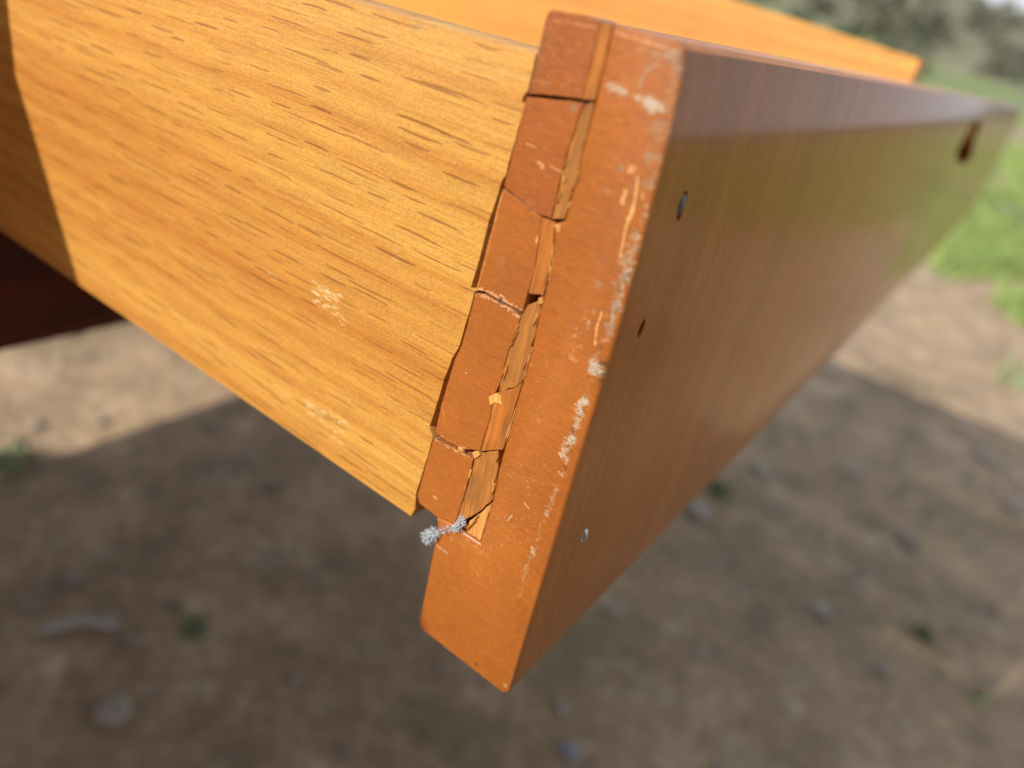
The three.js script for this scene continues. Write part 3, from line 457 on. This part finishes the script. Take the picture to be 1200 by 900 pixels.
{
  const d = thing('added_chest', 'added unseen dark chest of drawers blocking sky light from the earth', 'chest', new THREE.Vector3(-0.585, 0, 0.87));  // added out of view to block sky light and darken the ground
  const Y0 = 0.06 - G, Y1 = 1.02 - G;
  part('carcass', planar(box(-0.95, -0.22, Y0, Y1, -1.30, -0.44, 0.004), UV1), darkWood, d); part('top', planar(box(-0.97, -0.20, Y1 + 0.0005, Y1 + 0.025, -1.32, -0.42, 0.004), UV1), darkWood, d);
  for (let k = 0; k < 4; k++) { const f = part('drawer_front', planar(box(-0.92, -0.25, Y0 + 0.03 + k * 0.232, Y0 + 0.25 + k * 0.232, -1.315, -1.3005, 0.003), UV1), darkWood, d); for (const X of [-0.75, -0.42]) { const g = new THREE.SphereGeometry(0.016, 16, 10); g.translate(X, Y0 + 0.14 + k * 0.232 + G, 1.33); mesh('knob', g, darkWood, f); } }
  for (const X of [-0.9, -0.27]) for (const Z of [-1.25, -0.49]) { const g = new THREE.CylinderGeometry(0.025, 0.018, 0.06, 12); g.translate(X, 0.03, -Z); part('foot', g, darkWood, d); }
}

// ------------------------------------------------------------------ small things on the earth
function stoneGeo(seed, sx, sy, sz) { const rr = rng(seed), g = new THREE.IcosahedronGeometry(0.5, 2), p = g.attributes.position, v = new THREE.Vector3(); for (let i = 0; i < p.count; i++) { v.fromBufferAttribute(p, i); const n = 0.72 + 0.55 * fbm(v.x * 2.2 + seed, v.y * 2.2 + v.z * 2.9, 3); v.multiplyScalar(n); p.setXYZ(i, v.x * sx, v.y * sy, v.z * sz); } g.computeVertexNormals(); return toCreasedNormals(g, 0.6); }
{
  const S = (r, g, b) => new THREE.MeshStandardMaterial({ name: 'stone', color: new THREE.Color().setRGB(r, g, b), roughness: 0.9 });
  const grey = S(0.31, 0.27, 0.23), pale = S(0.38, 0.33, 0.27), blue = S(0.28, 0.29, 0.32), brown = S(0.26, 0.21, 0.17);
  const stone = (x, y, size, mat, label, group) => { size *= 0.8; const p = onGround(x, y), g = stoneGeo(x + y, size, size * 0.6, size * 0.85); const o = lone('stone', g, mat, label, 'stone', group); o.position.set(p[0], 0.004 + size * 0.18, -p[2]); o.rotation.y = x; };
  stone(135, 842, 0.042, pale, 'largest pale grey stone on the dark shaded earth'); stone(152, 752, 0.016, grey, 'small grey stone at the end of the pale twig'); stone(665, 886, 0.03, blue, 'blue grey stone below the drawer front corner');
  stone(995, 556, 0.045, pale, 'pale stone on the earth near the edge of the shade'); stone(890, 556, 0.05, pale, 'largest of the pale stones under the drawer front');
  for (const [x, y, s, m] of [[815, 605, 0.05, pale], [718, 722, 0.032, pale], [960, 720, 0.036, pale], [1060, 640, 0.05, brown], [1185, 600, 0.05, pale], [175, 815, 0.014, pale], [240, 815, 0.014, pale], [345, 800, 0.012, pale], [205, 712, 0.016, brown], [1150, 540, 0.06, pale]]) stone(x, y, s, m, 'small stone lying loose on the bare earth', 'small stones scattered on the earth');
  // twig
  const a = onGround(50, 746), b = onGround(95, 736), c = onGround(140, 741), tw = new THREE.TubeGeometry(new THREE.CatmullRomCurve3([a, b, c].map((p) => new THREE.Vector3(p[0], 0.010, -p[2]))), 16, 0.0055, 8);
  lone('twig', tw, new THREE.MeshStandardMaterial({ name: 'bark', color: 0xb4aca4, roughness: 0.95 }), 'curved pale grey twig on the dark shaded earth', 'twig');
  // weeds
  const green = new THREE.MeshStandardMaterial({ name: 'weed_leaf', color: new THREE.Color().setRGB(0.26, 0.3, 0.16), roughness: 0.8, side: THREE.DoubleSide });
  const weed = (x, y, s, label) => { const p = onGround(x, y), g = blades(26, 0.03 * s, 0.045 * s, x + y); g.scale(1, 1, 1); const o = lone('weed', g, green, label, 'weed'); o.position.set(p[0], 0.004, -p[2]); };
  weed(230, 742, 0.45, 'small green weed on the shaded earth beside the pale twig'); weed(4, 545, 0.9, 'green weed on the sunlit earth behind the shade edge'); weed(840, 580, 0.6, 'green weed on the earth beside the stones under the drawer front'); weed(1180, 450, 1.9, 'low green weed on the sunlit earth beyond the shade'); weed(1080, 745, 0.33, 'tiny green weed on the open shaded earth'); weed(1145, 825, 0.33, 'tiny green weed on the earth by the open shade edge');
  const rr = rng(91), N = 1600, im = new THREE.InstancedMesh(stoneGeo(5, 1, 0.6, 0.85), new THREE.MeshStandardMaterial({ name: 'grit', color: 0xffffff, roughness: 1 }), N), m = new THREE.Matrix4(), q = new THREE.Quaternion(), col = new THREE.Color();
  for (let k = 0; k < N; k++) { const X = -0.2 + 3.4 * Math.pow(rr(), 0.8), Z = -0.8 + 2.6 * rr(), s = 0.004 + 0.016 * Math.pow(rr(), 3); q.setFromEuler(new THREE.Euler(rr() * 0.6, rr() * 6.28, rr() * 0.6)); m.compose(new THREE.Vector3(X, 0.004 + s * 0.15, -Z), q, new THREE.Vector3(s, s, s)); im.setMatrixAt(k, m); const t = 0.2 + 0.2 * rr(); col.setRGB(t * 1.05, t * 0.93, t * 0.8); im.setColorAt(k, col); }
  im.name = 'grit'; im.castShadow = im.receiveShadow = true; im.userData = { kind: 'stuff', label: 'fine grit and pebbles spread over the bare earth', category: 'grit' }; scene.add(im);
}

renderer.render(scene, camera);
